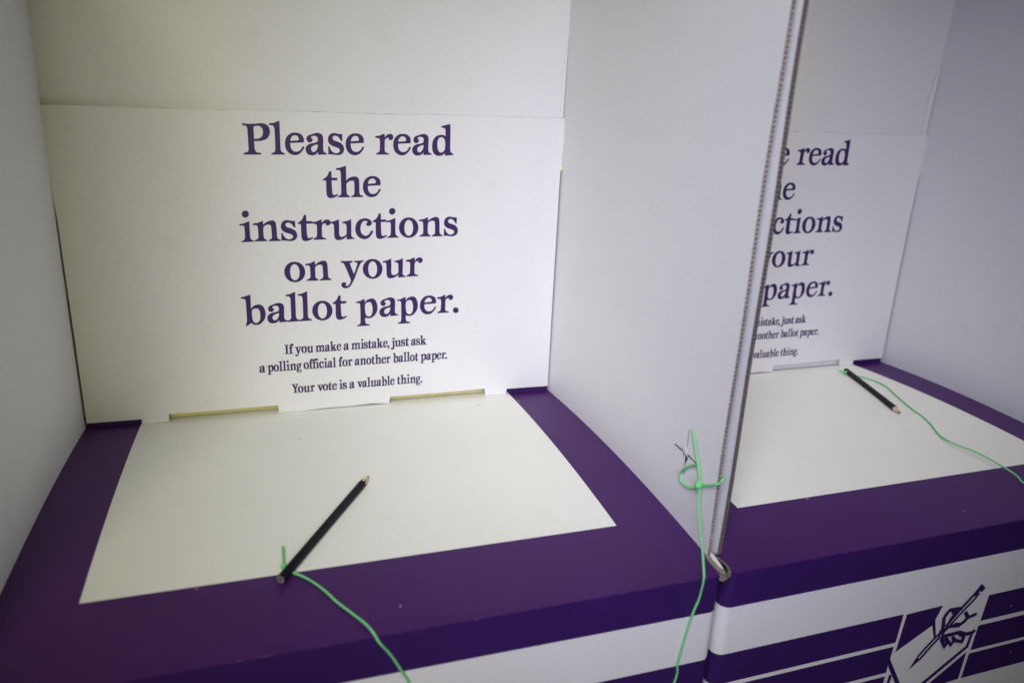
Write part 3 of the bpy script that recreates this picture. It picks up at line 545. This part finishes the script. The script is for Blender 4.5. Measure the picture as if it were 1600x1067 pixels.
EMB_LINE = [
    ([[0.218, -0.1335], [0.2256, -0.1241], [0.2325, -0.1164], [0.2365, -0.1124]], 0.0026),
    ([[0.2219, -0.1363], [0.2315, -0.1242], [0.2401, -0.1147]], 0.0026),
    ([[0.2432, -0.1043], [0.2554, -0.0884], [0.2682, -0.0739]], 0.0030),
    ([[0.2482, -0.1042], [0.2609, -0.0894], [0.2724, -0.0772]], 0.0024),
    ([[0.2588, -0.0867], [0.25, -0.0859], [0.2429, -0.0856], [0.2398, -0.089], [0.238, -0.0932], [0.2391, -0.0995], [0.2402, -0.1046], [0.2385, -0.1104], [0.2365, -0.1134]], 0.0036),
    ([[0.2463, -0.0868], [0.2499, -0.0919], [0.2472, -0.0952], [0.246, -0.0986]], 0.0028),
    ([[0.2509, -0.0877], [0.2497, -0.0933]], 0.0028),
    ([[0.2629, -0.0915], [0.2656, -0.0948], [0.2686, -0.099], [0.2652, -0.1027], [0.2607, -0.1052], [0.2528, -0.1035]], 0.0034),
    ([[0.2686, -0.099], [0.2737, -0.0979], [0.2789, -0.0968]], 0.0032),
    ([[0.2406, -0.1121], [0.243, -0.1071], [0.2478, -0.1043], [0.261, -0.1062]], 0.0034),
    ([[0.2406, -0.1148], [0.251, -0.1146], [0.2622, -0.1144], [0.2716, -0.1185], [0.2798, -0.1186], [0.2831, -0.1163]], 0.0036),
    ([[0.241, -0.1161], [0.2443, -0.1216], [0.2483, -0.1275], [0.2502, -0.1229], [0.2511, -0.1206]], 0.0034),
    ([[0.2474, -0.1179], [0.2514, -0.1226], [0.256, -0.127], [0.2579, -0.1241], [0.2587, -0.1211]], 0.0030),
    ([[0.2546, -0.1177], [0.2604, -0.1234], [0.2694, -0.1263], [0.2701, -0.1231], [0.2693, -0.1197], [0.2629, -0.1164]], 0.0032),
    ([[0.2445, -0.1173], [0.2497, -0.1213]], 0.0030)]

b1, rw1 = booth('voting_booth', (0, 0, 0), 0, 0.00910, True)
tag(b1, 'white cardboard voting booth with its whole sign in view and purple bordered shelf', 'voting booth', 'cardboard voting booths side by side')
b2, rw2 = booth('voting_booth', (0.51693, 0.00532, -0.00415), 0.01132, -0.03566, False)
tag(b2, 'white cardboard voting booth beyond the divider, sign partly hidden, writing hand emblem on its front', 'voting booth', 'cardboard voting booths side by side')

# ---- torn cut-out corner of the right booth's shelf: brown edges round a pocket painted dark for its shade
ib2 = b2.matrix_world.copy()
ib2 = (Matrix.Translation(b2.location) @ Matrix.Rotation(0.01132, 4, 'Z')).inverted()
ring_o = [(0.5128, -0.3505), (0.5150, -0.3560), (0.5148, -0.3640), (0.5118, -0.3705), (0.5060, -0.3738), (0.5038, -0.3728), (0.5050, -0.3690), (0.5070, -0.3640), (0.5088, -0.3560), (0.5096, -0.3508)]
def ragged(pl, amp, seed, k=4):
    rnd = random.Random(seed); o = []
    for (a, b_), (c, d) in zip(pl, pl[1:] + pl[:1]):
        for q in range(k):
            t = q / k; o.append((a + (c - a) * t + rnd.uniform(-amp, amp), b_ + (d - b_) * t + rnd.uniform(-amp, amp)))
    return o
ring_i = [(0.5122, -0.3530), (0.5132, -0.3570), (0.5128, -0.3640), (0.5102, -0.3692), (0.5066, -0.3716), (0.5060, -0.3714), (0.5070, -0.3690), (0.5088, -0.3645), (0.5104, -0.3570), (0.5106, -0.3535)]
ring_o = ragged(ring_o, 0.00022, 4); ring_i = ragged(ring_i, 0.0002, 9)
rz = random.Random(6)
V, F, FM = [], [], []
n = len(ring_o)
for (xo, yo), (xi, yi) in zip(ring_o, ring_i):
    zt = -0.0003 + rz.uniform(-0.0005, 0.0005)
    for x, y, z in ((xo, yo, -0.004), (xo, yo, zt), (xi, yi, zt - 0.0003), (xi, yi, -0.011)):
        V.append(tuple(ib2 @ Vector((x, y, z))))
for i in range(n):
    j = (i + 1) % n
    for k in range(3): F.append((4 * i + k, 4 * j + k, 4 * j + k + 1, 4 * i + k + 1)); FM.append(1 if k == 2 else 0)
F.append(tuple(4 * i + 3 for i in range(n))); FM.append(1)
link('torn_corner', V, F, [M['kraft'], M['dark']], b2, FM)
# left booth: raw edge of the folded side board running from the divider to the shelf's front fold
foot = [(0.5022, -0.3470), (0.5012, -0.3560), (0.5010, -0.3650), (0.5026, -0.3708), (0.5046, -0.3728), (0.5062, -0.3722), (0.5058, -0.3690), (0.5046, -0.3650), (0.5046, -0.3560), (0.5066, -0.3470)]
foot = ragged(foot, 0.00022, 3)
V, F = prism(foot, lambda u, v_, d: (u, v_, -0.006 + d), 0.0084)
link('torn_edge', V, F, M['kraft'], b1)
V, F = prism([(0.5070, -0.340), (0.5050, -0.3560), (0.5052, -0.3640), (0.5066, -0.3690), (0.5084, -0.3600), (0.5094, -0.350), (0.5096, -0.340)], lambda u, v_, d: (u, v_, -0.006 + d), 0.0078)
link('inner_liner', V, F, M['white'], b1)

# ---- marks on the left booth
def patch(name, pts, h, mat, par, thick=0.0001):
    V, F = prism([(x, y) for x, y in pts], lambda u, v_, d: (u, v_, arch(v_) + h + d), thick)
    return link(name, V, F, mat, par)
patch('scuff_mark', [(0.2034, -0.0761), (0.2050, -0.0774), (0.2065, -0.0795), (0.2060, -0.0797), (0.2046, -0.0783)], 0.0002, M['mark'], b1)
patch('scuff_mark', [(0.3999, -0.0310), (0.4030, -0.0300), (0.4060, -0.0279), (0.4054, -0.0291), (0.4025, -0.0309)], 0.0002, M['mark'], b1)

# ---- cross-shaped slit in the divider for the string, its shade drawn as dark strips
RX = lambda y: BW - 0.00910 * y
def onwall(pts, d0, t):
    return prism(pts, lambda u, v_, d: (RX(u) - d0 - d + 0.0007 * sin(v_ * 9 + u * 7 + 5), u, v_), t)
parts = [onwall([(-0.2850, 0.0695), (-0.2848, 0.0684), (-0.3010, 0.0685), (-0.3090, 0.0683), (-0.3197, 0.0678), (-0.3199, 0.0684), (-0.3090, 0.0696), (-0.3010, 0.0699)], 0.0002, 0.0001),
         onwall([(-0.3031, 0.0903), (-0.3035, 0.0903), (-0.3034, 0.0790), (-0.3030, 0.0730), (-0.3027, 0.0730), (-0.3030, 0.0790)], 0.0002, 0.0001),
         onwall([(-0.3030, 0.0585), (-0.3034, 0.0585), (-0.3038, 0.0506), (-0.3033, 0.0506)], 0.0002, 0.0001),
         onwall([(-0.2985, 0.0692), (-0.3005, 0.0712), (-0.3062, 0.0683), (-0.3062, 0.0655), (-0.3030, 0.0590), (-0.3008, 0.0630)], 0.00035, 0.0001)]
V, F = join(parts); sl_ = link('cross_slit', V, F, M['dark'], rw1)
V, F = prism([(-0.2996, 0.0702), (-0.3064, 0.0676), (-0.3046, 0.0775)], lambda u, v_, d: (RX(u) - 0.0009 - (v_ - 0.068) * 0.25 - d, u, v_), 0.0004)
link('torn_tab', V, F, M['torn'], sl_)
V, F = prism([(-0.3006, 0.0690), (-0.3018, 0.0632), (-0.3030, 0.0600), (-0.3028, 0.0650)], lambda u, v_, d: (RX(u) - 0.0008 - d, u, v_), 0.0003)
link('torn_tab', V, F, M['torn'], sl_)
V, F = onwall([(-0.3100, 0.0905), (-0.3135, 0.0905), (-0.3250, 0.0720), (-0.3335, 0.0560), (-0.3330, 0.0400), (-0.3285, 0.0400), (-0.3270, 0.0570), (-0.3205, 0.0720)], 0.00012, 0.00008)
link('tape_stain', V, F, M['tape'], rw1)

# ------------------------------------------------------------------ pencils
def pencil(butt, tip, roll, label, worn):
    a, t = Vector(butt), Vector(tip); L = (t - a).length
    root = empty('pencil', a); root.rotation_euler = (t - a).to_track_quat('X', 'Z').to_euler()
    tag(root, label, 'pencil', 'black pencils on the booth shelves')
    R = 0.0035; seg = 48; rnd = random.Random(int(L * 1e5))
    def hexr(an): 
        k = (an - roll) % (pi / 3) - pi / 6
        return min(R * 1.03, R * 0.905 / cos(k))
    cl = 0.0135; Lb = L - cl
    V, F = [], []
    def scal(an): return 0.0013 * cos(6 * (an - roll)) 
    st = [(0.0004, 0.93), (0.0010, 1.0), (Lb * 0.25, 1.0), (Lb * 0.5, 1), (Lb * 0.75, 1), (Lb - 0.004, 1.0)]
    V.append((0, 0, 0))
    for x, s in st + [(Lb, 1.0)]:
        for k in range(seg):
            an = 2 * pi * k / seg; r = hexr(an) * s
            xx = x + (scal(an) if x == Lb else 0)
            V.append((xx, r * cos(an), r * sin(an)))
    rows = len(st) + 1
    for j in range(rows - 1):
        for k in range(seg):
            F.append((1 + j * seg + k, 1 + j * seg + (k + 1) % seg, 1 + (j + 1) * seg + (k + 1) % seg, 1 + (j + 1) * seg + k))
    link('barrel', V, F, M['black'], root, None, True)
    # bare wood cone
    V, F = [], []
    rl = 0.00105; xl = L - 0.0036
    for j in range(4):
        for k in range(seg):
            an = 2 * pi * k / seg; r0 = hexr(an) * 0.985; x0 = Lb + scal(an) - 0.0003
            f = j / 3; V.append((x0 + (xl - x0) * f, (r0 + (rl - r0) * f) * cos(an), (r0 + (rl - r0) * f) * sin(an)))
    for j in range(3):
        for k in range(seg): F.append((j * seg + k, j * seg + (k + 1) % seg, (j + 1) * seg + (k + 1) % seg, (j + 1) * seg + k))
    link('sharpened_wood', V, F, M['wood'], root, None, True)
    V, F = [], []
    for j, (x, r) in enumerate(((xl, rl), (L - 0.0009, 0.0005), (L, 0.0002))):
        for k in range(16): an = 2 * pi * k / 16; V.append((x, r * cos(an), r * sin(an)))
    for j in range(2):
        for k in range(16): F.append((j * 16 + k, j * 16 + (k + 1) % 16, (j + 1) * 16 + (k + 1) % 16, (j + 1) * 16 + k))
    F.append(tuple(32 + k for k in range(16)))
    link('lead_point', V, F, M['lead'], root, None, True)
    # butt end: wood ring and lead core
    V = [(0.0003, hexr(2 * pi * k / seg) * 0.93 * cos(2 * pi * k / seg), hexr(2 * pi * k / seg) * 0.93 * sin(2 * pi * k / seg)) for k in range(seg)]
    o = link('cut_end', V, [tuple(range(seg))[::-1]], M['lead_pale'] if worn else M['black'], root)
    V = [(0.0001, 0.0011 * cos(2 * pi * k / 16), 0.0011 * sin(2 * pi * k / 16)) for k in range(16)]
    link('lead_core', V, [tuple(range(16))[::-1]], M['lead'], root)
    return root
P1 = [[0.1802, -0.3074, 0.0081], [0.2598, -0.1789, 0.0114]]
P2 = [[0.9257, -0.0171, 0.0015], [0.8772, -0.1629, 0.0072]]
pencil(P1[0], P1[1], 0.3, 'black pencil tied to green string, its blunt end over the purple front border', True)
pencil(P2[0], P2[1], 0.1, 'black pencil lying near the partly hidden sign, green string at its upper end', False)

# ------------------------------------------------------------------ strings
def blob(c, r, s=(1, 1, 1)):
    V, F = [], []
    nu, nv = 12, 8
    for i in range(nv + 1):
        for k in range(nu):
            th = pi * i / nv; ph = 2 * pi * k / nu
            V.append((c[0] + r * s[0] * sin(th) * cos(ph), c[1] + r * s[1] * sin(th) * sin(ph), c[2] + r * s[2] * cos(th)))
    for i in range(nv):
        for k in range(nu): F.append((i * nu + k, (i + 1) * nu + k, (i + 1) * nu + (k + 1) % nu, i * nu + (k + 1) % nu))
    return V, F
def coil(c, ax, r, rt, turns=1.6):
    ax = Vector(ax).normalized(); a = ax.orthogonal().normalized(); b_ = ax.cross(a); pts = []
    for k in range(int(turns * 10) + 1):
        an = 2 * pi * k / 10; pts.append(Vector(c) + a * cos(an) * r + b_ * sin(an) * r + ax * (k * 0.00022 - 0.0016))
    return tube(pts, rt)
SR = 0.00088
S1 = [[0.1829, -0.2904, 0.0067], [0.1846, -0.2938, 0.0066], [0.1867, -0.2961, 0.0065], [0.1893, -0.2985, 0.0063], [0.197, -0.3057, 0.006], [0.2044, -0.3148, 0.0054], [0.2107, -0.3248, 0.0048], [0.2168, -0.3362, 0.0041], [0.2249, -0.3484, 0.0032], [0.2324, -0.3599, 0.0024], [0.2365, -0.3684, 0.0017]]
S1F = [[0.2404, -0.3745, -0.0034], [0.2454, -0.3745, -0.0111], [0.2498, -0.3745, -0.0189], [0.2557, -0.3745, -0.0316], [0.2611, -0.3745, -0.0439]]
S2 = [[0.4719, -0.3745, -0.0957], [0.4731, -0.3745, -0.0741], [0.4762, -0.3745, -0.0498], [0.4799, -0.3745, -0.0295], [0.4834, -0.3745, -0.0172], [0.4837, -0.3755, -0.0088], [0.4837, -0.3765, 0.004], [0.4853, -0.371, 0.0129], [0.4866, -0.3655, 0.0209], [0.4904, -0.354, 0.0305], [0.4944, -0.342, 0.0418], [0.499, -0.333, 0.0505], [0.5033, -0.328, 0.0529]]
hang = [[0.2700, -0.3770, -0.075], [0.295, -0.3800, -0.140], [0.345, -0.3820, -0.200], [0.400, -0.3815, -0.205], [0.445, -0.3790, -0.165]]
st = empty('string', S1[0])
off = Vector(S1[0])
tag(st, 'green string from the front pencil over the shelf edge, knotted to the divider', 'string', 'green pencil strings')
def sub(vf): return [Vector(v) - off for v in vf[0]], vf[1]
cordpts = S1 + S1F + hang + S2
V, F = sub(tube(cordpts, SR)); link('cord', V, F, M['string'], st, None, True)
V, F = sub(tube([[0.1829, -0.2907, 0.0069], [0.1829, -0.2798, 0.0089], [0.1829, -0.2685, 0.0094]], SR)); link('tail', V, F, M['string'], st, None, True)
V, F = sub(join([blob(S1[0], 0.0021, (1, 1.1, 0.9)), coil(S1[0], (0.5, 0.8, 0.2), 0.0017, 0.0009)])); link('knot', V, F, M['string'], st, None, True)
V, F = sub(tube([[0.5015, -0.3306, 0.0545], [0.5015, -0.3272, 0.0607], [0.5015, -0.3244, 0.0664], [0.5014, -0.3173, 0.0784], [0.5013, -0.3099, 0.0935]], SR)); link('tail', V, F, M['string'], st, None, True)
V, F = sub(join([tube([[0.5014, -0.3224, 0.0689], [0.5014, -0.3148, 0.0645], [0.5013, -0.307, 0.058], [0.5012, -0.3008, 0.0511], [0.5012, -0.3002, 0.0467], [0.5012, -0.3015, 0.0437], [0.5013, -0.3064, 0.0426], [0.5013, -0.3127, 0.0436], [0.5014, -0.3195, 0.0463], [0.5015, -0.3267, 0.0506], [0.5015, -0.3306, 0.0545]], SR), tube([[0.5012, -0.331, 0.0548], [0.5013, -0.3383, 0.0591], [0.5013, -0.3451, 0.0631], [0.5014, -0.3493, 0.066], [0.5033, -0.3508, 0.0679], [0.5058, -0.3508, 0.0707]] + [[0.5085, -0.3485, 0.0712], [0.5085, -0.336, 0.070]], SR)])); link('loop', V, F, M['string'], st, None, True)
kc_ = (0.5003, -0.3295, 0.0540)
V, F = sub(join([blob(kc_, 0.0024, (0.9, 1.1, 1.2)), coil(kc_, (0.1, 0.6, 0.8), 0.0022, 0.00105, 2.2), coil((0.5002, -0.3300, 0.0556), (0.2, 0.9, -0.3), 0.0017, 0.001, 1.3)])); link('knot', V, F, M['string'], st, None, True)

T1 = [[0.9195, -0.0244, 0.0015], [0.9258, -0.029, -0.0], [0.9278, -0.038, 0.0006], [0.9329, -0.0434, 0.0009], [0.9354, -0.0522, 0.0014], [0.9364, -0.0668, 0.0022], [0.9336, -0.0825, 0.0029], [0.9308, -0.0891, 0.0032], [0.9197, -0.1148, 0.0041], [0.9059, -0.1514, 0.0048], [0.9018, -0.1694, 0.0049], [0.8928, -0.1915, 0.0049], [0.8792, -0.2167, 0.0048], [0.873, -0.2392, 0.0069], [0.8783, -0.2663, 0.0079], [0.8799, -0.2957, 0.0065], [0.8819, -0.3091, 0.0038], [0.8804, -0.3188, 0.0012]]
st2 = empty('string', T1[0]); off = Vector(T1[0])
tag(st2, 'green string curling across the right hand shelf from the rear pencil', 'string', 'green pencil strings')
ext = [[0.884, -0.333, 0.0010], [0.895, -0.345, 0.0030], [0.925, -0.350, 0.0080], [0.960, -0.345, 0.020], [0.992, -0.335, 0.045]]
V, F = sub(tube(T1 + ext, SR)); link('cord', V, F, M['string'], st2, None, True)
V, F = sub(tube([[0.9158, -0.0283, 0.0032], [0.914, -0.0235, 0.0029], [0.913, -0.0179, 0.0025]], SR)); link('tail', V, F, M['string'], st2, None, True)
V, F = sub(join([blob(T1[0], 0.0023), coil(T1[0], (0.4, 0.7, 0.5), 0.0018, 0.0009)])); link('knot', V, F, M['string'], st2, None, True)
